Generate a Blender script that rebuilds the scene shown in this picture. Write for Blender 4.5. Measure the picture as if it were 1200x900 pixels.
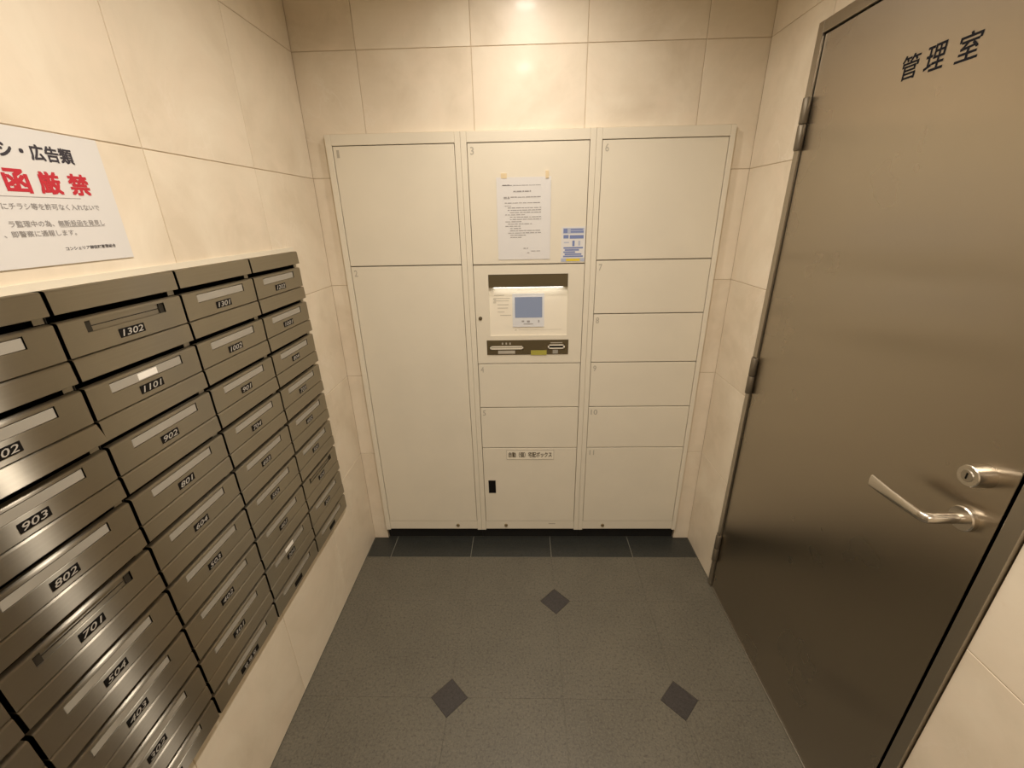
import bpy, bmesh, math, random
from mathutils import Matrix, Vector
random.seed(4)
for o in list(bpy.data.objects):
    bpy.data.objects.remove(o)
S = bpy.context.scene
COL = S.collection

# ------------------------------------------------------------------ camera
CAM = (0.7181, -1.7643, 1.5687)
PITCH, YAW, ROLL, FPX = -0.37781, -0.02990, -0.02033, 496.04
cp, sp, cy, sy = math.cos(PITCH), math.sin(PITCH), math.cos(YAW), math.sin(YAW)
fw = Vector((sy * cp, cy * cp, sp))
rt = Vector((cy, -sy, 0))
up = rt.cross(fw)
r2 = math.cos(ROLL) * rt + math.sin(ROLL) * up
u2 = -math.sin(ROLL) * rt + math.cos(ROLL) * up
cd = bpy.data.cameras.new('camera')
cd.sensor_width = 36.0
cd.lens = FPX / 1200 * 36
cd.clip_start = 0.02
cam = bpy.data.objects.new('camera', cd)
COL.objects.link(cam)
m = Matrix((r2, u2, -fw)).transposed().to_4x4()
m.translation = Vector(CAM)
cam.matrix_world = m
S.camera = cam

# ------------------------------------------------------------------ world, exposure
w = bpy.data.worlds.new('world')
S.world = w
w.use_nodes = True
w.node_tree.nodes['Background'].inputs[0].default_value = (0.02, 0.017, 0.012, 1)
w.node_tree.nodes['Background'].inputs[1].default_value = 0.1
S.view_settings.view_transform = 'Standard'
S.view_settings.look = 'None'
S.view_settings.gamma = 1
S.view_settings.exposure = 0.0
S.view_settings.use_curve_mapping = False

LAMP_COL = (1.0, 0.905, 0.80)
LAMP_POWERS = [4.8, 16.0, 20.0]
LAMP_SPREAD = math.radians(160)
CEIL = 2.37
LAMPS = [(0.74, -0.40), (0.735, -1.17), (0.74, -2.90)]
LAMP_LABELS = ['round recessed ceiling downlight above the floor before the parcel lockers',
               'round recessed ceiling downlight between the steel letterboxes and the steel door',
               'round recessed ceiling downlight by the plain end wall']

# ------------------------------------------------------------------ sizes (metres)
WL, WR = -0.0741, 1.5585          # left and right wall faces
YB = -4.2                         # rear of the room
TR = [0.514, 0.914, 1.314, 1.714, 2.109, 2.509]   # tile rows
LW, LT, LB = 1.4815, 1.855, 0.0734                        # locker bank width, top, bottom of the frames
MBY, MBP, MBZ, MBH = -0.264, 0.277, 1.471, 0.118          # letterbox bank
NC, NR = 5, 9
MB_Y0, MB_Z0 = MBY - NC * MBP, MBZ - NR * MBH
DY0, DY1, DZ = -0.283, -1.178, 2.050                      # door frame outline

# ------------------------------------------------------------------ materials
def nodes(name):
    mt = bpy.data.materials.new(name)
    mt.use_nodes = True
    nt = mt.node_tree
    return mt, nt, nt.nodes['Principled BSDF']

def mixc(nt, fac, a, b):
    n = nt.nodes.new('ShaderNodeMix')
    n.data_type = 'RGBA'
    for sock, v in ((n.inputs[6], a), (n.inputs[7], b)):
        if isinstance(v, tuple):
            sock.default_value = (*v, 1)
        else:
            nt.links.new(v, sock)
    if isinstance(fac, float):
        n.inputs[0].default_value = fac
    else:
        nt.links.new(fac, n.inputs[0])
    return n.outputs[2]

def ramp(nt, inp, p0, p1):
    n = nt.nodes.new('ShaderNodeMapRange')
    n.inputs['From Min'].default_value = p0
    n.inputs['From Max'].default_value = p1
    nt.links.new(inp, n.inputs['Value'])
    return n.outputs['Result']

def noise(nt, vec, scale, detail=4, rough=.55, dist=0.0):
    n = nt.nodes.new('ShaderNodeTexNoise')
    n.inputs['Scale'].default_value = scale
    n.inputs['Detail'].default_value = detail
    n.inputs['Roughness'].default_value = rough
    n.inputs['Distortion'].default_value = dist
    if vec is not None:
        nt.links.new(vec, n.inputs['Vector'])
    return n.outputs['Fac']

def pos(nt, rnd=0.0):
    tc = nt.nodes.new('ShaderNodeTexCoord').outputs['Object']
    if not rnd:
        return tc
    oi = nt.nodes.new('ShaderNodeObjectInfo')
    mu = nt.nodes.new('ShaderNodeVectorMath')
    mu.operation = 'MULTIPLY_ADD'
    cm = nt.nodes.new('ShaderNodeCombineXYZ')
    for i in range(3):
        nt.links.new(oi.outputs['Random'], cm.inputs[i])
    nt.links.new(cm.outputs[0], mu.inputs[0])
    mu.inputs[1].default_value = (rnd, rnd * 1.7, rnd * .6)
    nt.links.new(tc, mu.inputs[2])
    return mu.outputs[0]

def bump(nt, bs, h, strength, dist=.002):
    b = nt.nodes.new('ShaderNodeBump')
    b.inputs['Strength'].default_value = strength
    b.inputs['Distance'].default_value = dist
    nt.links.new(h, b.inputs['Height'])
    nt.links.new(b.outputs[0], bs.inputs['Normal'])

def plain(name, col, rough=.5, metal=0.0, var=.06, scale=6.0, spec=.5):
    mt, nt, bs = nodes(name)
    p = pos(nt)
    f = noise(nt, p, scale)
    d = tuple(c * (1 - var) for c in col)
    l = tuple(min(1, c * (1 + var)) for c in col)
    nt.links.new(mixc(nt, ramp(nt, f, .3, .7), d, l), bs.inputs['Base Color'])
    bs.inputs['Roughness'].default_value = rough
    bs.inputs['Metallic'].default_value = metal
    bs.inputs['Specular IOR Level'].default_value = spec
    return mt

def stone():
    mt, nt, bs = nodes('cream_marble')
    p = pos(nt, 7.0)
    base = mixc(nt, ramp(nt, noise(nt, p, 3.2, 6, .6, .6), .34, .66), (.82, .735, .59), (.69, .595, .455))
    base = mixc(nt, ramp(nt, noise(nt, p, 9.0, 5, .6, .4), .45, .8), base, (.80, .69, .545))
    v = noise(nt, p, 5.0, 8, .62, 1.2)
    ab = nt.nodes.new('ShaderNodeMath'); ab.operation = 'SUBTRACT'; nt.links.new(v, ab.inputs[0]); ab.inputs[1].default_value = .5
    ac = nt.nodes.new('ShaderNodeMath'); ac.operation = 'ABSOLUTE'; nt.links.new(ab.outputs[0], ac.inputs[0])
    vein = ramp(nt, ac.outputs[0], .022, .0)
    msk = ramp(nt, noise(nt, p, 2.2, 2), .55, .75)
    mm = nt.nodes.new('ShaderNodeMath'); mm.operation = 'MULTIPLY'; nt.links.new(vein, mm.inputs[0]); nt.links.new(msk, mm.inputs[1])
    m2 = nt.nodes.new('ShaderNodeMath'); m2.operation = 'MULTIPLY'; nt.links.new(mm.outputs[0], m2.inputs[0]); m2.inputs[1].default_value = .45
    c1 = mixc(nt, m2.outputs[0], base, (.90, .83, .73))
    sp_ = ramp(nt, noise(nt, p, 30.0, 2), .70, .82)
    m3 = nt.nodes.new('ShaderNodeMath'); m3.operation = 'MULTIPLY'; nt.links.new(sp_, m3.inputs[0]); m3.inputs[1].default_value = .16
    nt.links.new(mixc(nt, m3.outputs[0], c1, (.50, .38, .25)), bs.inputs['Base Color'])
    bs.inputs['Roughness'].default_value = .40
    bs.inputs['Coat Weight'].default_value = .05
    bs.inputs['Coat Roughness'].default_value = .12
    return mt

def floor_stone(name, a, b, rough, rnd=5.0):
    mt, nt, bs = nodes(name)
    p = pos(nt, rnd)
    c = mixc(nt, ramp(nt, noise(nt, p, 4.0, 8, .65), .3, .7), a, b)
    fine = noise(nt, p, 160.0, 3, .7)
    c = mixc(nt, ramp(nt, fine, .48, .80), c, tuple(x * 1.75 for x in b))
    c = mixc(nt, ramp(nt, noise(nt, p, 110.0, 3, .7), .50, .28), c, tuple(x * .62 for x in b))
    v = noise(nt, p, 3.0, 10, .7, 2.5)
    ab = nt.nodes.new('ShaderNodeMath'); ab.operation = 'SUBTRACT'; nt.links.new(v, ab.inputs[0]); ab.inputs[1].default_value = .5
    ac = nt.nodes.new('ShaderNodeMath'); ac.operation = 'ABSOLUTE'; nt.links.new(ab.outputs[0], ac.inputs[0])
    vein = ramp(nt, ac.outputs[0], .006, .0)
    msk = ramp(nt, noise(nt, p, 3.5, 2), .60, .75)
    mm = nt.nodes.new('ShaderNodeMath'); mm.operation = 'MULTIPLY'; nt.links.new(vein, mm.inputs[0]); nt.links.new(msk, mm.inputs[1])
    m2 = nt.nodes.new('ShaderNodeMath'); m2.operation = 'MULTIPLY'; nt.links.new(mm.outputs[0], m2.inputs[0]); m2.inputs[1].default_value = .5
    nt.links.new(mixc(nt, m2.outputs[0], c, tuple(x * 1.9 for x in b)), bs.inputs['Base Color'])
    bs.inputs['Roughness'].default_value = rough
    bump(nt, bs, fine, .25, .0006)
    return mt

def steel(name, col, rough, aniso, tangent, grain):
    mt, nt, bs = nodes(name)
    p = pos(nt)
    mp = nt.nodes.new('ShaderNodeMapping')
    mp.inputs['Scale'].default_value = grain
    nt.links.new(p, mp.inputs[0])
    f = noise(nt, mp.outputs[0], 1.0, 3)
    nt.links.new(mixc(nt, ramp(nt, f, .3, .7), tuple(c * .95 for c in col), col), bs.inputs['Base Color'])
    bs.inputs['Metallic'].default_value = 1.0
    g = noise(nt, p, 4.0, 3)
    mr = nt.nodes.new('ShaderNodeMapRange')
    mr.inputs['To Min'].default_value = rough * .9
    mr.inputs['To Max'].default_value = rough * 1.1
    nt.links.new(g, mr.inputs[0])
    nt.links.new(mr.outputs[0], bs.inputs['Roughness'])
    if aniso:
        bs.inputs['Anisotropic'].default_value = aniso
        cb = nt.nodes.new('ShaderNodeCombineXYZ')
        for i in range(3):
            cb.inputs[i].default_value = tangent[i]
        nt.links.new(cb.outputs[0], bs.inputs['Tangent'])
    return mt

def brushed(name, col, rough, aniso, tangent, grain):
    """steel brushed along the tangent: highlights drawn out across it"""
    mt, nt, bs = nodes(name)
    mp = nt.nodes.new('ShaderNodeMapping')
    mp.inputs['Scale'].default_value = grain
    nt.links.new(pos(nt), mp.inputs[0])
    f = noise(nt, mp.outputs[0], 1.0, 3)
    gl = nt.nodes.new('ShaderNodeBsdfAnisotropic')
    nt.links.new(mixc(nt, ramp(nt, f, .3, .7), tuple(c * .94 for c in col), col), gl.inputs['Color'])
    gl.inputs['Roughness'].default_value = rough
    gl.inputs['Anisotropy'].default_value = aniso
    cb = nt.nodes.new('ShaderNodeCombineXYZ')
    for i in range(3):
        cb.inputs[i].default_value = tangent[i]
    nt.links.new(cb.outputs[0], gl.inputs['Tangent'])
    nt.links.new(gl.outputs[0], nt.nodes['Material Output'].inputs['Surface'])
    nt.nodes.remove(bs)
    return mt

def emit(name, col, strength, base=(.02, .02, .02), rough=.1):
    mt, nt, bs = nodes(name)
    bs.inputs['Base Color'].default_value = (*base, 1)
    bs.inputs['Roughness'].default_value = rough
    bs.inputs['Emission Color'].default_value = (*col, 1)
    bs.inputs['Emission Strength'].default_value = strength
    return mt

M = {}
M['stone'] = stone()
M['grout'] = plain('wall_grout', (.56, .46, .33), .9)
M['floor'] = floor_stone('grey_brown_floor_stone', (.128, .115, .086), (.098, .088, .066), .45, 0.0)
M['inlay'] = floor_stone('dark_inlay_stone', (.042, .036, .034), (.034, .030, .028), .38)
M['border'] = floor_stone('dark_border_stone', (.034, .035, .030), (.026, .027, .023), .40)
M['fgrout'] = plain('floor_grout', (.10, .09, .067), .9)
M['bgrout'] = plain('border_grout', (.20, .19, .15), .9)
M['plaster'] = plain('cream_plaster', (.72, .66, .55), .8)
M['rear'] = plain('beige_end_wall', (.60, .53, .43), .6)
M['mail'] = brushed('brushed_letterbox_steel', (.43, .395, .325), .30, .83, (0, 1, 0), (1, 4, 900))
M['maildark'] = plain('letterbox_inside', (.05, .043, .034), .6, .4)
M['door'] = steel('dull_door_steel', (.475, .42, .34), .28, .85, (0, 1, 0), (2, 2, 2))
M['frame'] = steel('door_frame_steel', (.46, .42, .35), .38, 0, None, (2, 2, 2))
M['chrome'] = steel('satin_chrome', (.66, .61, .53), .27, 0, None, (3, 3, 3))
M['locker'] = plain('cream_enamel', (.74, .68, .55), .38, 0, .025, 5)
M['panel'] = plain('pale_panel', (.80, .735, .60), .30, 0, .02, 5)
M['brown'] = plain('dark_brown_plastic', (.095, .071, .034), .30)
M['black'] = plain('black_plastic', (.005, .004, .0035), .6, 0, .06, 6.0, .2)
M['kick'] = plain('black_plinth', (.004, .0036, .003), .7)
M['rubber'] = plain('dark_gap_seal', (.004, .003, .003), .8)
M['plate'] = plain('pale_name_strip', (.34, .315, .265), .25)
M['slotback'] = steel('slot_steel', (.40, .36, .28), .35, 0, None, (2, 2, 2))
M['card'] = plain('white_card', (.86, .82, .74), .6)
M['num'] = plain('silver_numeral', (.46, .43, .38), .4)
M['paper'] = plain('white_paper', (.70, .68, .65), .65, 0, .01)
M['ink'] = plain('dark_ink', (.035, .03, .04), .6)
M['softink'] = plain('grey_ink', (.30, .28, .27), .6)
M['slotdark'] = plain('dark_slot_end', (.028, .023, .016), .6, 0, .06, 6.0, .2)
M['paleink'] = plain('pale_print', (.45, .41, .33), .6)
M['faintink'] = plain('faint_print', (.56, .51, .41), .6)
M['red'] = plain('red_ink', (.50, .02, .035), .6)
M['blue'] = plain('blue_print', (.17, .22, .42), .5)
M['bluegrey'] = plain('pale_blue_print', (.42, .45, .55), .5)
M['yellow'] = plain('yellow_label', (.68, .52, .04), .5)
M['olive'] = plain('dull_yellow_label', (.40, .36, .06), .5)
M['tape'] = plain('yellowed_tape', (.74, .60, .38), .2)
M['bezel'] = plain('light_grey_bezel', (.66, .66, .66), .3)
M['screen'] = emit('lit_screen', (.42, .46, .56), .38, (.05, .05, .055), .12)
M['hoodlamp'] = emit('hood_strip_lamp', (1, .95, .85), 8.0)
M['brass'] = plain('brass_key_cap', (.30, .23, .12), .3, .8)
M['doorink'] = plain('door_lettering', (.012, .012, .015), .7, 0, .06, 6.0, .1)
M['hinge'] = plain('dark_hinge_steel', (.20, .17, .125), .45, .7)
M['lens'] = emit('downlight_lens', LAMP_COL, 6.0, (.8, .8, .8), .3)
M['white'] = plain('white_fitting', (.8, .78, .72), .5)

# ------------------------------------------------------------------ mesh helpers
def box(bm, x0, x1, y0, y1, z0, z1, mi=0):
    v = [bm.verts.new(p) for p in ((x0, y0, z0), (x1, y0, z0), (x1, y1, z0), (x0, y1, z0),
                                   (x0, y0, z1), (x1, y0, z1), (x1, y1, z1), (x0, y1, z1))]
    for f in ((3, 2, 1, 0), (4, 5, 6, 7), (0, 1, 5, 4), (1, 2, 6, 5), (2, 3, 7, 6), (3, 0, 4, 7)):
        bm.faces.new([v[i] for i in f]).material_index = mi
    return v

def tube(bm, pts, rads, seg=16, flat=(1, 1), ref=(0, 0, 1)):
    """round or oval rod through pts"""
    rings = []
    n = len(pts)
    P = [Vector(p) for p in pts]
    for i in range(n):
        d = (P[min(i + 1, n - 1)] - P[max(i - 1, 0)]).normalized()
        a = Vector(ref)
        if abs(a.dot(d)) > .95:
            a = Vector((0, 1, 0))
        s = d.cross(a).normalized()
        t = s.cross(d).normalized()
        r = rads[i] if isinstance(rads[i], tuple) else (rads[i] * flat[0], rads[i] * flat[1])
        rings.append([bm.verts.new(P[i] + s * math.cos(k * 2 * math.pi / seg) * r[0] + t * math.sin(k * 2 * math.pi / seg) * r[1]) for k in range(seg)])
    for a, b in zip(rings, rings[1:]):
        for k in range(seg):
            bm.faces.new((a[k], a[(k + 1) % seg], b[(k + 1) % seg], b[k])).smooth = True
    bm.faces.new(rings[0][::-1])
    bm.faces.new(rings[-1])

def extrude_y(bm, prof, y0, y1):
    """closed x,z outline drawn out along y"""
    a = [bm.verts.new((x, y0, z)) for x, z in prof]
    b = [bm.verts.new((x, y1, z)) for x, z in prof]
    n = len(prof)
    for i in range(n):
        bm.faces.new((a[i], a[(i + 1) % n], b[(i + 1) % n], b[i]))
    bm.faces.new(a[::-1])
    bm.faces.new(b)

def finish(name, bm, mats, parent=None, inv=True, bevel=0.0):
    if bevel:
        bmesh.ops.bevel(bm, geom=[e for e in bm.edges], offset=bevel, segments=2, affect='EDGES', profile=.6)
    bmesh.ops.recalc_face_normals(bm, faces=bm.faces)
    for e in bm.edges:
        if len(e.link_faces) == 2 and e.calc_face_angle(0) > .6:
            e.smooth = False
    me = bpy.data.meshes.new(name)
    bm.to_mesh(me)
    bm.free()
    for mm in (mats if isinstance(mats, (list, tuple)) else [mats]):
        me.materials.append(M[mm])
    return link(name, me, parent, inv)

def link(name, me, parent=None, inv=True):
    o = bpy.data.objects.new(name, me)
    COL.objects.link(o)
    if parent is not None:
        o.parent = parent
        if inv and parent.type == 'EMPTY':
            o.matrix_parent_inverse = Matrix.Translation(-parent.location)
    return o

def empty(name, loc):
    o = bpy.data.objects.new(name, None)
    o.empty_display_size = .1
    COL.objects.link(o)
    o.location = loc
    return o

def tag(o, label=None, cat=None, group=None, kind=None):
    for k, v in (('label', label), ('category', cat), ('group', group), ('kind', kind)):
        if v:
            o[k] = v
    return o

def inset(poly, c):
    """offset a counter-clockwise outline inwards by c (mitred)"""
    out = []
    n = len(poly)
    for i in range(n):
        p0, p1, p2 = (Vector(poly[(i + k) % n]) for k in (-1, 0, 1))
        a, b = (p1 - p0).normalized(), (p2 - p1).normalized()
        na, nb = Vector((-a.y, a.x)), Vector((-b.y, b.x))
        k = (na + nb)
        out.append(p1 + k * (c / max(.2, k.dot(na))))
    return out

def slab(name, poly, to3, mat, parent, thick=.006, ch=.0008):
    """one tile: outline in surface coordinates, to3(u, v, height)"""
    bm = bmesh.new()
    n = len(poly)
    lo = [bm.verts.new(to3(p[0], p[1], -thick)) for p in poly]
    md = [bm.verts.new(to3(p[0], p[1], -ch)) for p in poly]
    tp = [bm.verts.new(to3(p[0], p[1], 0)) for p in inset(poly, ch)]
    for A, B in ((lo, md), (md, tp)):
        for i in range(n):
            bm.faces.new((A[i], A[(i + 1) % n], B[(i + 1) % n], B[i]))
    bm.faces.new(tp)
    return finish(name, bm, mat, parent)

def cut_rect(u0, u1, v0, v1, hole):
    """rectangle minus hole -> outline or None"""
    if hole is None:
        return [(u0, v0), (u1, v0), (u1, v1), (u0, v1)]
    a0, a1, b0, b1 = hole
    if a0 >= u1 or a1 <= u0 or b0 >= v1 or b1 <= v0:
        return [(u0, v0), (u1, v0), (u1, v1), (u0, v1)]
    cl, cr, cb, ct = a0 <= u0, a1 >= u1, b0 <= v0, b1 >= v1
    if cl and cr and cb and ct:
        return None
    if cl and cr:
        return cut_rect(u0, u1, b1, v1, None) if cb else cut_rect(u0, u1, v0, b0, None)
    if cb and ct:
        return cut_rect(a1, u1, v0, v1, None) if cl else cut_rect(u0, a0, v0, v1, None)
    if cl and cb:
        return [(a1, v0), (u1, v0), (u1, v1), (u0, v1), (u0, b1), (a1, b1)]
    if cr and cb:
        return [(u0, v0), (a0, v0), (a0, b1), (u1, b1), (u1, v1), (u0, v1)]
    if cl and ct:
        return [(u0, v0), (u1, v0), (u1, v1), (a1, v1), (a1, b0), (u0, b0)]
    return [(u0, v0), (u1, v0), (u1, b0), (a0, b0), (a0, v1), (u0, v1)]

def tiles(parent, us, vs, hole, to3, J=.0011):
    us, vs = sorted(us), sorted(vs)
    for u0, u1 in zip(us, us[1:]):
        for v0, v1 in zip(vs, vs[1:]):
            p = cut_rect(u0 + J, u1 - J, v0 + J, v1 - J, hole)
            if p:
                slab('wall_tile', p, to3, 'stone', parent)

# text -----------------------------------------------------------------
_cache = {}
def text_mesh(s, bold=0.0, shear=0.0, spacing=1.0):
    cu = bpy.data.curves.new('lettering', 'FONT')
    cu.body = s
    cu.size = 1.0
    cu.resolution_u = 2
    cu.shear = shear
    cu.space_character = spacing
    ob = bpy.data.objects.new('lettering', cu)
    COL.objects.link(ob)
    bpy.context.view_layer.update()
    dg = bpy.context.evaluated_depsgraph_get()
    me = bpy.data.meshes.new_from_object(ob.evaluated_get(dg))
    bpy.data.objects.remove(ob)
    bpy.data.curves.remove(cu)
    if bold:
        bm = bmesh.new()
        for q, (dx, dy) in enumerate(((-1, -1), (1, -1), (1, 1), (-1, 1))):
            n0 = len(bm.verts)
            bm.from_mesh(me)
            bm.verts.ensure_lookup_table()
            for v in bm.verts[n0:]:
                v.co.x += dx * bold
                v.co.y += dy * bold
                v.co.z = q * .00005
        bm.to_mesh(me)
        bm.free()
    return me

def lettering(name, s, mat, parent, c, ud, vd, width, height, bold=0.0, shear=0.0, spacing=1.0, inv=True):
    """flat letters, scaled to width x height round the centre c"""
    key = (s, mat, bold, shear, spacing, tuple(c), tuple(ud), width, height)
    if key in _cache:
        return link(name, _cache[key], parent, inv)
    me = text_mesh(s, bold, shear, spacing)
    xs = [v.co.x for v in me.vertices]
    ys = [v.co.y for v in me.vertices]
    x0, x1, y0, y1 = min(xs), max(xs), min(ys), max(ys)
    sx, sy_ = width / (x1 - x0), height / (y1 - y0)
    c, ud, vd = Vector(c), Vector(ud), Vector(vd)
    nd = ud.cross(vd)
    for v in me.vertices:
        v.co = c + nd * v.co.z + ud * ((v.co.x - (x0 + x1) / 2) * sx) + vd * ((v.co.y - (y0 + y1) / 2) * sy_)
    me.materials.clear()
    me.materials.append(M[mat])
    me.name = name
    _cache[key] = me
    return link(name, me, parent, inv)

# ------------------------------------------------------------------ room shell
def shell(name, boxes, mat):
    bm = bmesh.new()
    for b in boxes:
        box(bm, *b)
    return tag(finish(name, bm, mat), kind='structure')

G = .002     # grout lies this far behind the tile faces
# left wall with the recess for the letterboxes
hl = (MB_Y0 - .004, MBY + .001, MB_Z0 - .002, MBZ + .001)
wl = shell('wall_left', [(WL - .32, WL - G, YB, hl[0], 0, CEIL), (WL - .32, WL - G, hl[1], .1, 0, CEIL),
                         (WL - .32, WL - G, hl[0], hl[1], 0, hl[2]), (WL - .32, WL - G, hl[0], hl[1], hl[3], CEIL),
                         (WL - .33, WL - .30, hl[0], hl[1], hl[2], hl[3])], 'grout')
tiles(wl, [0.0008, -.378] + [-.378 - .3995 * k for k in range(1, 13)], [0.002] + TR[:-1] + [CEIL - .002], hl, lambda u, v, h: (WL + h, u, v))
# right wall with the doorway
hr = (DY1 - .002, DY0 + .002, -.1, DZ + .002)
wr = shell('wall_right', [(WR + G, WR + .12, YB, hr[0], 0, CEIL), (WR + G, WR + .12, hr[1], .1, 0, CEIL),
                          (WR + G, WR + .12, hr[0], hr[1], hr[3], CEIL)], 'grout')
to_r = lambda u, v, h: (WR - h, u, v)
ur = [0.0008, -.322] + [-.322 - .4 * k for k in range(1, 13)]
tiles(wr, [u for u in ur if u > -1.2] + [DY1], [0.002] + TR[:-1] + [CEIL - .002], hr, to_r)
tiles(wr, [DY1 - .002] + [u for u in ur if u < -1.2], [0.002, .385, .785, 1.185, 1.585, 1.985, CEIL - .002], hr, to_r)
# back wall with the recess for the parcel lockers
hb = (-.003, LW + .003, -.1, LT + .003)
wb = shell('wall_back', [(WL - .3, hb[0], G, .5, 0, CEIL), (hb[1], WR + .1, G, .5, 0, CEIL), (hb[0], hb[1], G, .5, hb[3], CEIL),
                         (hb[0], hb[1], .48, .52, 0, hb[3])], 'grout')
tiles(wb, [WL - .0008, .150, .548, .946, 1.344, WR + .0008], [0.002] + TR[:-1] + [CEIL - .002], hb, lambda u, v, h: (u, -h, v))
shell('wall_rear', [(WL - .3, WR + .12, YB - .1, YB, 0, CEIL)], 'rear')
shell('ceiling', [(WL - .32, WR + .12, YB - .1, .5, CEIL, CEIL + .1)], 'plaster')

# floor: large stones with dark diamonds at every other corner, dark border by the lockers
fl = shell('floor', [(WL - .3, WR + .12, YB - .1, .5, -.1, -G)], 'fgrout')
to_f = lambda u, v, h: (u, v, h)
FX = [.0465 + .4 * k for k in range(-1, 5)]
YE = -.134
FY = [YE, -.391] + [-.391 - .403 * k for k in range(1, 12)]
DH = .064                                                       # half diagonal of a diamond
def has_diamond(i, j):
    return (i + j) % 2 == 0 and j > 0 and 2 <= i <= 4             # i: line index in x, j: in y
J = .0002
for i in range(len(FX) - 1):
    for j in range(len(FY) - 1):
        x0, x1 = max(FX[i], WL) + J, min(FX[i + 1], WR) - J
        y1, y0 = FY[j] - J, FY[j + 1] + J
        if y0 < YB:
            y0 = YB + J
        c = DH + .0012
        p = []
        def corner(ii, jj, px, py, before, after):
            if has_diamond(ii, jj) and WL < FX[ii] < WR:
                p.extend([before, after])
            else:
                p.append((px, py))
        corner(i, j + 1, x0, y0, (x0, y0 + c), (x0 + c, y0))
        corner(i + 1, j + 1, x1, y0, (x1 - c, y0), (x1, y0 + c))
        corner(i + 1, j, x1, y1, (x1, y1 - c), (x1 - c, y1))
        corner(i, j, x0, y1, (x0 + c, y1), (x0, y1 - c))
        slab('floor_tile', p, to_f, 'floor', fl, .006, .0002)
for i in range(len(FX)):
    for j in range(1, len(FY)):
        if has_diamond(i, j) and WL < FX[i] < WR and FY[j] > YB:
            cx, cy_ = FX[i], FY[j]
            slab('diamond_tile', [(cx - DH, cy_), (cx, cy_ - DH), (cx + DH, cy_), (cx, cy_ + DH)], to_f, 'inlay', fl, .006, .0005)
bb = finish('border_bed', (lambda b: (box(b, WL, WR, YE + .0005, .02, -.006, -.0012), b)[1])(bmesh.new()), 'bgrout', fl)
for k in range(-1, 4):
    x0, x1 = max(FX[0] + .4 * (k + 1), WL) + .0014, min(FX[0] + .4 * (k + 2), WR) - .0014
    if x1 > x0:
        slab('border_tile', [(x0, YE + .0015), (x1, YE + .0015), (x1, .0115), (x0, .0115)], to_f, 'border', fl, .005, .0005)

# ------------------------------------------------------------------ ceiling downlights
for (x, y), lb, pw in zip(LAMPS, LAMP_LABELS, LAMP_POWERS):
    t = tag(empty('downlight', (x, y, CEIL)), lb, 'ceiling light')
    bm = bmesh.new()
    seg = 40
    prof = [(.046, .0), (.062, -.001), (.064, -.006), (.058, -.009), (.047, -.006), (.045, -.001)]
    rings = [[bm.verts.new((x + r * math.cos(a * 2 * math.pi / seg), y + r * math.sin(a * 2 * math.pi / seg), CEIL + z)) for a in range(seg)] for r, z in prof]
    for A, B in zip(rings, rings[1:] + rings[:1]):
        for a in range(seg):
            bm.faces.new((A[a], A[(a + 1) % seg], B[(a + 1) % seg], B[a])).smooth = True
    finish('trim_ring', bm, 'white', t)
    bm = bmesh.new()
    bmesh.ops.create_circle(bm, cap_ends=True, segments=seg, radius=.045, matrix=Matrix.Translation((x, y, CEIL - .002)))
    finish('lens', bm, 'lens', t)
    ld = bpy.data.lights.new('downlight_beam', 'AREA')
    ld.shape = 'DISK'
    ld.size = .085
    ld.energy = pw
    ld.color = LAMP_COL
    ld.spread = LAMP_SPREAD
    lo = bpy.data.objects.new('downlight_beam', ld)
    COL.objects.link(lo)
    lo.location = (x, y, CEIL - .006)

# ------------------------------------------------------------------ parcel lockers
YF = -.015          # face of the doors and frames
U = [0.0, .496, .988, LW]
def stile_box(bm, x0, x1, z0, z1, y0=-.018, y1=.01):
    box(bm, x0, x1, y0, y1, z0, z1)

NUMS = {}
def locker_unit(k, x0, x1, a, b, label):
    """one column: carcass, front frame, bottom rail; a, b = door opening in x"""
    t = tag(empty('parcel_locker', ((x0 + x1) / 2, .2, 0)), label, 'parcel locker', 'parcel locker columns in the end wall')
    g = .0003
    bm = bmesh.new()
    box(bm, x0 + g, x1 - g, .006, .46, LB, LT - .004)
    finish('carcass', bm, 'locker', t)
    bm = bmesh.new()
    box(bm, x0 + g, x1 - g, .012, .40, .0, LB)
    finish('plinth', bm, 'kick', t)
    for (p, q) in ((x0 + g, a), (b, x1 - g)):
        bm = bmesh.new()
        box(bm, p, q, -.019, .006, LB - .004, LT)
        finish('stile', bm, 'locker', t, bevel=.0014)
    bm = bmesh.new()
    box(bm, a + .0002, b - .0002, -.019, .006, 1.8195, LT)
    finish('top_rail', bm, 'locker', t, bevel=.0014)
    bm = bmesh.new()
    box(bm, a + .0005, b - .0005, -.0155, .006, LB, .1222)
    finish('bottom_rail', bm, 'locker', t, bevel=.0012)
    return t

def locker_door(t, a, b, z0, z1, num=None, gap=.0021):
    bm = bmesh.new()
    box(bm, a + gap, b - gap, -.0165, .004, z0 + gap, z1 - gap)
    d = finish('locker_door', bm, 'locker', t, bevel=.0013)
    if num:
        wd = .0135 if len(num) == 1 else .030
        lettering('door_number', num, 'paleink', d, (a + .012 + wd / 2, -.0168, z1 - .027), (1, 0, 0), (0, 0, 1), wd if num not in ('1', '11') else wd * .72, .026, .01)
    return d

def key_cap(t, x):
    bm = bmesh.new()
    tube(bm, [(x, -.0155, .0965), (x, -.0195, .0965), (x, -.021, .0965)], [.0085, .0085, .007], 18)
    tube(bm, [(x, -.021, .0965), (x, -.0216, .0965)], [.003, .003], 10)
    finish('lock_cap', bm, 'brass', t)

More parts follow.
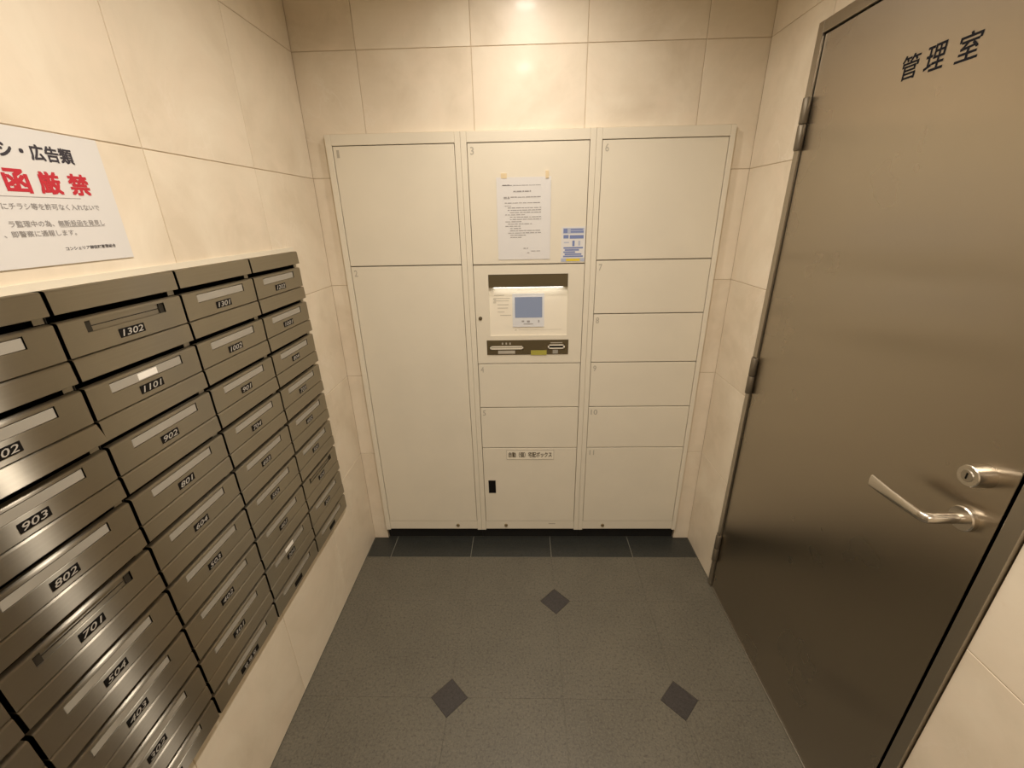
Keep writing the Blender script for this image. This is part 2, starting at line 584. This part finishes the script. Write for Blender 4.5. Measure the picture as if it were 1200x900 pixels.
u1 = locker_unit(0, U[0], U[1], .0230, .4744, 'cream parcel locker column with one tall door below a square one')
locker_door(u1, .0230, .4744, 1.3905, 1.8195, '1')
locker_door(u1, .0230, .4744, .1222, 1.3905, '2')
key_cap(u1, .374)

u2 = locker_unit(1, U[1], U[2], .5182, .9662, 'cream parcel locker column with screen and card slots, notice taped above')
d3 = locker_door(u2, .5182, .9662, 1.3885, 1.8195, '3')
locker_door(u2, .5182, .9662, .7600, .9707, '4')
locker_door(u2, .5182, .9662, .5500, .7600, '5')
d6 = locker_door(u2, .5182, .9662, .1222, .5500)
key_cap(u2, .621)
# blue and yellow sticker on the upper door
bm = bmesh.new()
yq = -.0172
box(bm, .870, .9625, yq, -.0160, 1.396, 1.526, 0)
def pr(x0, x1, z0, z1, mi, dy=.00025):
    v = [bm.verts.new(p) for p in ((x0, yq - dy, z0), (x1, yq - dy, z0), (x1, yq - dy, z1), (x0, yq - dy, z1))]
    bm.faces.new(v).material_index = mi
pr(.876, .957, 1.501, 1.521, 2); pr(.878, .893, 1.503, 1.519, 1, .0004); pr(.905, .955, 1.504, 1.510, 1, .0004); pr(.905, .952, 1.513, 1.518, 1, .0004)
pr(.878, .898, 1.483, 1.496, 1); pr(.902, .956, 1.482, 1.495, 1); pr(.880, .900, 1.466, 1.470, 2); pr(.913, .922, 1.454, 1.475, 1); pr(.936, .944, 1.456, 1.474, 2)
for z, a, b in ((1.445, .879, .955), (1.437, .884, .940), (1.429, .879, .925), (1.421, .884, .950), (1.413, .878, .956)):
    pr(a, b, z, z + .006, 1)
pr(.8705, .962, 1.3962, 1.409, 3); pr(.890, .945, 1.3975, 1.4075, 4, .0004)
finish('sticker', bm, ['paper', 'blue', 'bluegrey', 'bluegrey', 'yellow'], d3)
# control panel
ZA, ZB = .9707, 1.3885
bm = bmesh.new()
a, b, g = .5182, .9662, .0021
ox0, ox1, oz0, oz1 = .578, .901, 1.096, 1.350
for q in ((a + g, ox0, ZA + g, ZB - g), (ox1, b - g, ZA + g, ZB - g), (ox0, ox1, ZA + g, oz0), (ox0, ox1, oz1, ZB - g)):
    box(bm, q[0], q[1], -.0165, .004, q[2], q[3])
bmesh.ops.remove_doubles(bm, verts=bm.verts, dist=1e-6)
cpn = finish('control_panel', bm, 'locker', u2)
# carcass behind the recess stays dark and closed
bm = bmesh.new()
v = [bm.verts.new(p) for p in ((ox0 - .001, -.0125, oz0), (ox1 + .001, -.0125, oz0), (ox1 + .001, .0045, 1.318), (ox0 - .001, .0045, 1.318),
                               (ox0 - .001, .0055, oz0), (ox1 + .001, .0055, oz0), (ox1 + .001, .0055, 1.318), (ox0 - .001, .0055, 1.318))]
for f in ((0, 1, 2, 3), (4, 5, 6, 7), (0, 1, 5, 4), (2, 3, 7, 6), (1, 2, 6, 5), (0, 3, 7, 4)):
    bm.faces.new([v[i] for i in f])
scrp = finish('sloped_fascia', bm, 'panel', u2)
def on_fascia(x, z, h=0.0):
    f = (z - oz0) / (1.318 - oz0)
    return (x, -.0125 + .017 * f - h, z)
def fascia_quad(bm, x0, x1, z0, z1, h, mi=0, hb_=None):
    lo_ = [bm.verts.new(on_fascia(x, z, h)) for x, z in ((x0, z0), (x1, z0), (x1, z1), (x0, z1))]
    bm.faces.new(lo_).material_index = mi
    if hb_ is not None:
        bk = [bm.verts.new(on_fascia(x, z, hb_)) for x, z in ((x0, z0), (x1, z0), (x1, z1), (x0, z1))]
        for i in range(4):
            bm.faces.new((lo_[i], lo_[(i + 1) % 4], bk[(i + 1) % 4], bk[i])).material_index = mi
bm = bmesh.new()
fascia_quad(bm, .674, .806, 1.132, 1.270, .003, 0, 0)
scb = finish('display_bezel', bm, 'bezel', scrp)
bm = bmesh.new()
fascia_quad(bm, .684, .798, 1.171, 1.256, .0034, 0)
finish('screen', bm, 'screen', scrp)
bm = bmesh.new()
for x0, x1, z0, z1 in ((.712, .722, 1.153, 1.159), (.734, .746, 1.151, 1.159), (.781, .786, 1.151, 1.161), (.720, .760, 1.143, 1.146)):
    fascia_quad(bm, x0, x1, z0, z1, .0036, 0)
for z, x0, x1 in ((1.262, .598, .640), (1.250, .596, .664), (1.240, .598, .660), (1.224, .612, .658), (1.210, .612, .655), (1.194, .612, .640), (1.180, .622, .668)):
    fascia_quad(bm, x0, x1, z, z + .0035, .0006, 1)
for z0, z1 in ((1.244, 1.252), (1.232, 1.240)):
    fascia_quad(bm, .594, .606, z0, z1, .0008, 1)
fascia_quad(bm, .683, .690, 1.117, 1.121, .0006, 1)
fascia_quad(bm, .700, .880, 1.119, 1.1202, .0006, 1)
finish('panel_print', bm, ['softink', 'faintink'], scrp)['kind'] = 'stuff'
bm = bmesh.new()
box(bm, ox0 + .0005, ox1 - .0005, -.0150, .0050, 1.298, oz1 - .0005)
hood = finish('hood', bm, 'brown', u2)
bm = bmesh.new()
box(bm, ox0 + .02, ox1 - .02, -.0120, -.0060, 1.2968, 1.2979)
finish('strip_lamp', bm, 'hoodlamp', hood)
# card reader bar
bm = bmesh.new()
box(bm, .5615, .910, -.0190, -.0160, 1.0115, 1.0765)
crb = finish('card_slot_bar', bm, 'brown', u2, bevel=.001)
bm = bmesh.new()
yq = -.0192
def slotframe(x0, x1, z0, z1, th):
    for q in ((x0, x1, z0, z0 + th), (x0, x1, z1 - th, z1), (x0, x0 + th * 1.3, z0, z1), (x1 - th * 1.3, x1, z0, z1)):
        box(bm, q[0], q[1], yq - .0022, yq + .0012, q[2], q[3])
slotframe(.5745, .7175, 1.0365, 1.0505, .0038)
finish('slot_rim', bm, 'panel', crb)
bm = bmesh.new()
slotframe(.8225, .8945, 1.0370, 1.0555, .0045)
finish('slot_rim', bm, 'panel', crb)
bm = bmesh.new()
box(bm, .579, .713, -.0196, -.0188, 1.0403, 1.0467)
finish('note_slot', bm, 'paleink', crb)
bm = bmesh.new()
box(bm, .828, .889, -.0196, -.0188, 1.0415, 1.0510)
finish('card_slot', bm, 'black', crb)
bm = bmesh.new()
box(bm, .750, .8175, -.0197, -.0188, 1.0095, 1.0305)
finish('yellow_label', bm, 'olive', crb)
bm = bmesh.new()
box(bm, .609, .682, -.0194, -.0188, 1.0165, 1.0305)
finish('bar_label', bm, 'paleink', crb)
bm = bmesh.new()
box(bm, .8435, .866, -.0194, -.0188, 1.0150, 1.0320)
finish('card_symbol', bm, 'plate', crb)
for k in range(3):
    bm = bmesh.new()
    box(bm, .626 + k * .016, .632 + k * .016, -.0193, -.0188, 1.057, 1.066)
    finish('bar_mark', bm, 'paleink', crb)
bm = bmesh.new()
box(bm, .834, .884, -.0193, -.0188, 1.0615, 1.0650)
finish('slot_caption', bm, 'paleink', crb)
# keyhole of the control panel
bm = bmesh.new()
tube(bm, [(.539, -.0165, 1.172), (.539, -.0195, 1.172)], [.0078, .0078], 20)
tube(bm, [(.539, -.0195, 1.172), (.539, -.0200, 1.172)], [.0055, .0045], 16)
finish('keyhole', bm, 'brown', u2)
# lowest door: label and finger hole
bm = bmesh.new()
box(bm, .633, .858, -.0176, -.0160, .4865, .5390)
finish('door_label', bm, 'panel', d6, bevel=.0004)
bm = bmesh.new()
for q in ((.633, .858, .4865, .4885), (.633, .858, .5370, .5390), (.633, .635, .4865, .539), (.856, .858, .4865, .539)):
    box(bm, q[0], q[1], -.0181, -.0170, q[2], q[3])
finish('label_rim', bm, 'paleink', d6)
lettering('label_lettering', '自動（個）宅配ボックス', 'brown', d6, (.7455, -.0180, .5128), (1, 0, 0), (0, 0, 1), .205, .030, .022)
bm = bmesh.new()
for q in ((.541, .5445, .296, .368), (.5725, .576, .296, .368), (.541, .576, .296, .3005), (.541, .576, .3635, .368)):
    box(bm, q[0], q[1], -.0185, -.0160, q[2], q[3])
box(bm, .5445, .5725, -.0170, -.0160, .3005, .3635)
fh = finish('pull_recess', bm, 'black', d6)
bm = bmesh.new()
box(bm, .838, .872, -.0162, -.0150, .1035, .1085)
finish('maker_plate', bm, 'paleink', u2)

u3 = locker_unit(2, U[2], U[3], 1.0093, 1.4625, 'cream parcel locker column of six doors, four short ones in the middle')
zz = [.1222, .5497, .7606, .9716, 1.1838, 1.3986, 1.8195]
for z0, z1, n in zip(zz, zz[1:], ('11', '10', '9', '8', '7', '6')):
    locker_door(u3, 1.0093, 1.4625, z0, z1, n)
key_cap(u3, 1.112)

# paper notice taped on the upper middle locker door
pn = tag(empty('paper_notice', (.7245, -.018, 1.407)), 'printed white paper sheet taped on cream locker door above the screen', 'notice')
bm = bmesh.new()
NX, NZ = 6, 10
px0, px1, pz0, pz1 = .6225, .8265, 1.4075, 1.7025
def py(x, z):
    e = max(0, (x - .79) / .0365)
    return -.0182 - .0035 * e * e * (z - pz0) / .3
grid = [[bm.verts.new((px0 + (px1 - px0) * i / NX, py(px0 + (px1 - px0) * i / NX, pz0 + (pz1 - pz0) * j / NZ), pz0 + (pz1 - pz0) * j / NZ)) for i in range(NX + 1)] for j in range(NZ + 1)]
for j in range(NZ):
    for i in range(NX):
        bm.faces.new((grid[j][i], grid[j][i + 1], grid[j + 1][i + 1], grid[j + 1][i]))
bk = [[bm.verts.new((v.co.x, v.co.y + .0007, v.co.z)) for v in row] for row in grid]
for j in range(NZ):
    for i in range(NX):
        bm.faces.new((bk[j][i], bk[j + 1][i], bk[j + 1][i + 1], bk[j][i + 1]))
for j in range(NZ):
    for i in (0, NX):
        bm.faces.new((grid[j][i], grid[j + 1][i], bk[j + 1][i], bk[j][i]))
for i in range(NX):
    for j in (0, NZ):
        bm.faces.new((grid[j][i], grid[j][i + 1], bk[j][i + 1], bk[j][i]))
finish('sheet', bm, 'paper', pn)
bm = bmesh.new()
def dash(x0, x1, z, h, y=-.0187):
    if x1 > .79:
        x1 = .79 + (x1 - .79)
    v = [bm.verts.new((x, min(y, py(x, zz_) - .0006), zz_)) for x, zz_ in ((x0, z), (x1, z), (x1, z + h), (x0, z + h))]
    bm.faces.new(v)
rn = random.Random(11)
rows = [(1.674, .644, .79, .0020), (1.6745, .644, .672, .0032), (1.652, .685, .752, .0055), (1.633, .649, .79, .0032), (1.629, .649, .675, .0028), (1.613, .652, .79, .0028), (1.603, .652, .676, .0022)]
z = 1.596
while z > 1.487:
    rows.append((z, .653 + rn.choice((0, .01, .018)), rn.choice((.715, .735, .755, .79, .79)), .0028))
    z -= .0082
rows += [(1.448, .722, .74, .0034), (1.438, .752, .788, .0026), (1.431, .736, .745, .003)]
for z, x0, x1, h in rows:
    x = x0
    while x < x1 - .003:
        l = min(rn.uniform(.006, .020), x1 - x)
        dash(x, x + l, z, h * rn.uniform(.75, 1.0))
        x += l + rn.uniform(.0012, .004)
finish('print', bm, 'softink', pn)['kind'] = 'stuff'
for x0, x1, z0, z1 in ((.806, .818, 1.697, 1.722), (.640, .662, 1.699, 1.716)):
    bm = bmesh.new()
    box(bm, x0, x1, -.0225 if x0 > .7 else -.0190, -.0168, z0, z1)
    finish('tape', bm, 'tape', pn)

# ------------------------------------------------------------------ letterboxes
def hollow(bm, x0, x1, y0, y1, z0, z1, t):
    """open-fronted (towards +x) box with wall thickness t"""
    box(bm, x0, x0 + t, y0, y1, z0, z1)
    box(bm, x0 + t, x1, y0, y0 + t, z0, z1)
    box(bm, x0 + t, x1, y1 - t, y1, z0, z1)
    box(bm, x0 + t, x1, y0 + t, y1 - t, z0, z0 + t)
    box(bm, x0 + t, x1, y0 + t, y1 - t, z1 - t, z1)
y0, y1 = .0036, MBP - .0036
HY0, HY1, HZ0, HZ1 = .0475, .2255, .0365, .0570          # window for the name strip
mesh = {}
def keep(key, bm, mat, bevel=0):
    o = finish(key, bm, mat)
    if bevel:
        pass
    mesh[key] = o.data
    bpy.data.objects.remove(o)
bm = bmesh.new(); hollow(bm, -.25, .0, y0 + .001, y1 - .001, .001, MBH - .0015, .0012); keep('body', bm, 'maildark')
bm = bmesh.new()
extrude_y(bm, [(-.012, .1168), (.0160, .1168), (.0176, .1162), (.0192, .1138), (.0205, .0785), (.0200, .0775), (.0180, .0775), (.0162, .1130), (-.012, .1130)], y0, y1)
keep('visor', bm, 'mail')
bm = bmesh.new()
extrude_y(bm, [(-.012, .1168), (.0180, .1168), (.0205, .1160), (.0310, .0835), (.0305, .0825), (.0280, .0825), (.0175, .1130), (-.012, .1130)], y0, y1)
keep('visor_lifted', bm, 'mail')
def door_bm():
    bm = bmesh.new()
    xf, xb = .018, .0156
    for q in ((y0, HY0, .0018, .0600), (HY1, y1, .0018, .0600), (HY0, HY1, .0018, HZ0), (HY0, HY1, HZ1, .0600)):
        box(bm, xb, xf, q[0], q[1], q[2], q[3])
    extrude_y(bm, [(xb, .0600), (xf, .0600), (.0174, .0620), (.0158, .0634), (.0130, .0640), (.0050, .0640), (.0050, .0622), (.0125, .0622)], y0, y1)
    box(bm, .0, xb, y0, y1, .0018, .0042)
    box(bm, .0, xb, y0, y0 + .0016, .0042, .060)
    box(bm, .0, xb, y1 - .0016, y1, .0042, .060)
    return bm
keep('door', door_bm(), 'mail')
bm = bmesh.new(); box(bm, .0128, .0138, HY0 - .004, HY1 + .004, HZ0 - .003, HZ1 + .003); keep('name_slot', bm, 'mail')
bm = bmesh.new(); box(bm, .0139, .0165, HY0 + .0012, HY1 - .0012, HZ0 + .0006, HZ1 - .0020); bmesh.ops.bevel(bm, geom=bm.edges[:], offset=.0006, segments=1, affect='EDGES'); keep('name_strip', bm, 'plate')
bm = bmesh.new()
box(bm, .0137, .0156, HY0 + .0015, HY0 + .0125, HZ0 + .0005, HZ1 - .0005)
keep('slot_end', bm, 'slotdark')
bm = bmesh.new()
box(bm, .0137, .0156, HY1 - .0125, HY1 - .0015, HZ0 + .0005, HZ1 - .0005)
keep('slot_end2', bm, 'slotdark')
bm = bmesh.new(); box(bm, .0137, .0150, HY0 + .0125, HY1 - .0125, .0458, .0472); keep('slot_shadow_line', bm, 'slotdark')  # thin dark bar standing in for the shadow line across an empty slot
bm = bmesh.new(); box(bm, .0165, .0170, .110, .157, .0395, .0525); keep('card', bm, 'card')
NPY = .1330
for key, wd in (('plate4', .057), ('plate3', .047), ('plate_wide', .078)):
    bm = bmesh.new(); box(bm, .0178, .0192, NPY - wd / 2, NPY + wd / 2, .0115, .0285); bmesh.ops.bevel(bm, geom=bm.edges[:], offset=.0004, segments=1, affect='EDGES'); keep(key, bm, 'black')
bm = bmesh.new(); box(bm, -.004, .0085, y1 - .019, y1 - .002, .066, .0775); keep('bracket', bm, 'mail')

COLS = [['1202', '1001', '804', '703', '602', '501', '304', '203', None],
        ['1301', '1002', '901', '704', '603', '502', '401', '204', None],
        ['1302', '1101', '902', '801', '604', '503', '402', '301', '管理室'],
        [None, '1102', '903', '802', '701', '504', '403', '302', '201'],
        [None] * 9]
ROWS = ['top', 'second', 'third', 'fourth', 'fifth', 'sixth', 'seventh', 'eighth', 'lowest']
COLN = ['column nearest the lockers', 'second column from the lockers', 'third column from the lockers', 'fourth column from the lockers', 'column farthest from the lockers']
EMPTY_SLOT = {'1302', '701', '304'}
CARD = {'1101', '204'}
for c in range(NC):
    for r in range(NR):
        n = COLS[c][r]
        yl = MBY - (c + 1) * MBP
        t = empty('letterbox', (WL, yl, MBZ - (r + 1) * MBH))
        what = 'marked with three characters' if n == '管理室' else 'numbered ' + n if n else 'without a number'
        extra = ' with empty name slot' if n in EMPTY_SLOT else ' with a white card' if n in CARD else ''
        lb = 'steel letterbox %s%s, %s row, %s' % (what, extra, ROWS[r], COLN[c])
        tag(t, lb, 'mailbox', 'brushed steel letterboxes set in the marble wall')
        link('body', mesh['body'], t, False)
        link('visor', mesh['visor_lifted' if n == '903' else 'visor'], t, False)
        link('bracket', mesh['bracket'], t, False)
        d = link('door', mesh['door'], t, False)
        link('name_slot', mesh['name_slot'], d, False)
        if n in EMPTY_SLOT:
            link('slot_end', mesh['slot_end'], d, False)
            link('slot_end', mesh['slot_end2'], d, False)
            link('slot_shadow_line', mesh['slot_shadow_line'], d, False)
        else:
            link('name_strip', mesh['name_strip'], d, False)
        if n in CARD:
            link('name_card', mesh['card'], d, False)
        four = bool(n) and len(n) == 4
        link('number_plate', mesh['plate_wide' if n == '管理室' else 'plate4' if four else 'plate3'], d, False)
        if n:
            wd = .052 if n == '管理室' else .048 if four else .038
            lettering('room_number', n, 'num', d, (.0194, NPY, .0200), (0, 1, 0), (0, 0, 1), wd, .0125, .006, .22 if n[0] < 'z' else 0, 1.0 if n[0] < 'z' else 1.5, inv=False)
# thin stone-coloured trim round the bank
bm = bmesh.new()
tw = .013
a, b, c0, c1 = MB_Y0 - .003, MBY + .0025, MB_Z0 - .0005, MBZ - .0008
for q in ((a - tw, b, c1, c1 + tw), (a - tw, b, c0 - tw, c0), (a - tw, a, c0, c1)):
    box(bm, WL - .004, WL + .006, q[0], q[1], q[2], q[3])
tag(finish('trim_1', bm, 'locker'), kind='structure')

# ------------------------------------------------------------------ warning sign above the letterboxes
SY0, SY1, SZ0, SZ1 = -1.184, -.8865, 1.506, 1.713
sg = tag(empty('warning_sign', (WL, (SY0 + SY1) / 2, SZ0)), 'white laminated sign with black and red lettering above the letterboxes', 'sign')
bm = bmesh.new()
box(bm, WL, WL + .0025, SY0, SY1, SZ0, SZ1)
finish('sheet', bm, 'paper', sg)
xs = WL + .0029
def sline(s, mat, right, width, z, h, bold, sp=1.0):
    lettering('lettering', s, mat, sg, (xs, right - width / 2, z), (0, 1, 0), (0, 0, 1), width, h, bold, 0, sp)
sline('チラシ・広告類', 'ink', -.9425, .164, 1.6790, .0245, .030)
for ch, yc in (('投', -1.100), ('函', -1.0495), ('厳', -.9995), ('禁', -.9490)):
    sline(ch, 'red', yc + .0185, .037, 1.6345, .0350, .032)
sline('にチラシ等を許可なく入れないで', 'softink', -.926, .160, 1.5975, .0100, .008)
sline('ラ監理中の為、無断投函を発見し', 'softink', -.926, .160, 1.5715, .0100, .008)
sline('、即警察に通報します。', 'softink', -.986, .113, 1.5565, .0095, .008)
sline('コンシェリア御徒町管理組合', 'ink', -.9190, .096, 1.5305, .0062, .010)
bm = bmesh.new()
for q in ((-1.15, -.955, 1.6115, .0008), (-1.01, -.926, 1.5655, .0006)):
    v = [bm.verts.new((xs, y, z)) for y, z in ((q[0], q[2]), (q[1], q[2]), (q[1], q[2] + q[3]), (q[0], q[2] + q[3]))]
    bm.faces.new(v)
finish('rule_line', bm, 'softink', sg)

# ------------------------------------------------------------------ steel door
D = tag(empty('door_1', (WR, (DY0 + DY1) / 2, 0)), 'dull stainless steel door with lever handle and black lettering', None, None, 'structure')
LY0, LY1, LZ0, LZ1 = -.3105, -1.1400, .010, 2.0165
bm = bmesh.new()
box(bm, WR - .002, WR + .042, LY1, LY0, LZ0, LZ1)
leaf = finish('leaf', bm, 'door', D, bevel=.0012)
# frame: jambs, head, stops behind the leaf
bm = bmesh.new()
box(bm, WR - .010, WR + .12, LY0 + .0035, DY0, .0, DZ)
finish('jamb', bm, 'frame', D, bevel=.0008)
bm = bmesh.new()
box(bm, WR - .008, WR + .12, DY1, LY1 - .0105, .0, DZ)
finish('jamb', bm, 'frame', D, bevel=.0008)
bm = bmesh.new()
box(bm, WR - .0095, WR + .12, LY1 - .0103, LY0 + .0033, LZ1 + .0035, DZ)
finish('head', bm, 'frame', D, bevel=.0015)
bm = bmesh.new()
box(bm, WR + .044, WR + .06, LY0 - .02, LY0 + .0034, 0, LZ1 + .0034)
box(bm, WR + .044, WR + .06, LY1 - .0104, LY1 + .02, 0, LZ1 + .0034)
box(bm, WR + .044, WR + .06, LY1 + .02, LY0 - .02, LZ1 - .02, LZ1 + .0034)
box(bm, WR + .044, WR + .12, LY1, LY0, 0, .02)
finish('stop', bm, 'rubber', D)
bm = bmesh.new()
box(bm, WR + .012, WR + .04, LY1 - .0102, LY1 - .0006, .0, LZ1)
finish('seal', bm, 'rubber', D)
bm = bmesh.new()
box(bm, WR - .006, WR + .04, LY1, LY0, .0, .0065)
finish('threshold', bm, 'frame', D, bevel=.001)
for z0, z1 in ((1.735, 1.870), (.945, 1.080), (.150, .285)):
    h = finish('hinge', (lambda b: (box(b, WR - .0125, WR - .0095, LY0 + .0045, DY0 - .002, z0, z1), b)[1])(bmesh.new()), 'hinge', D)
    zm = (z0 + z1) / 2
    for p, q in ((z0, zm - .0012), (zm + .0012, z1)):
        bm = bmesh.new()
        tube(bm, [(WR - .0135, LY0 + .0050, p), (WR - .0135, LY0 + .0050, p + .002), (WR - .0135, LY0 + .0050, q - .002), (WR - .0135, LY0 + .0050, q)], [.0100, .0112, .0112, .0100], 20, ref=(1, 0, 0))
        finish('knuckle', bm, 'hinge', h)
# lever handle
hy, hz = -1.091, 1.018
bm = bmesh.new()
tube(bm, [(WR - .002, hy, hz), (WR - .011, hy, hz), (WR - .013, hy, hz)], [.0245, .0245, .0225], 32)
hd = finish('rose', bm, 'chrome', D)
bm = bmesh.new()
pts = [(WR - .010, hy, hz), (WR - .040, hy + .003, hz - .002), (WR - .058, hy + .005, hz - .004), (WR - .066, hy + .007, hz - .005), (WR - .0705, hy + .013, hz - .006),
       (WR - .071, hy + .022, hz - .007), (WR - .0705, hy + .050, hz - .009), (WR - .070, hy + .090, hz - .011), (WR - .0695, hy + .140, hz - .011), (WR - .0695, hy + .143, hz - .011)]
rd = [(.0105, .0105), (.0105, .0105), (.0105, .0105), (.0105, .0105), (.0085, .0105), (.007, .0105), (.0055, .0112), (.0045, .0125), (.0040, .0145), (.0030, .0135)]
tube(bm, pts, rd, 20)
finish('lever', bm, 'chrome', hd)
# lock cylinder
ky, kz = -1.091, 1.113
bm = bmesh.new()
tube(bm, [(WR - .002, ky, kz), (WR - .006, ky, kz), (WR - .0325, ky, kz), (WR - .034, ky, kz)], [.0225, .0225, .0205, .0190], 32)
lk = finish('lock_cylinder', bm, 'chrome', D)
bm = bmesh.new()
tube(bm, [(WR - .034, ky, kz), (WR - .0355, ky, kz)], [.0115, .0105], 24)
finish('lock_core', bm, 'frame', lk)
bm = bmesh.new()
box(bm, WR - .0360, WR - .0354, ky - .0015, ky + .0015, kz - .006, kz + .006)
finish('key_slot', bm, 'black', lk)
for ch, yy, wd, zc in (('管', -.645, .045, 1.851), ('理', -.706, .045, 1.851), ('室', -.777, .045, 1.848)):
    lettering('lettering', ch, 'doorink', D, (WR - .0024, yy, zc), (0, -1, 0), (0, 0, 1), wd, .047, .010)
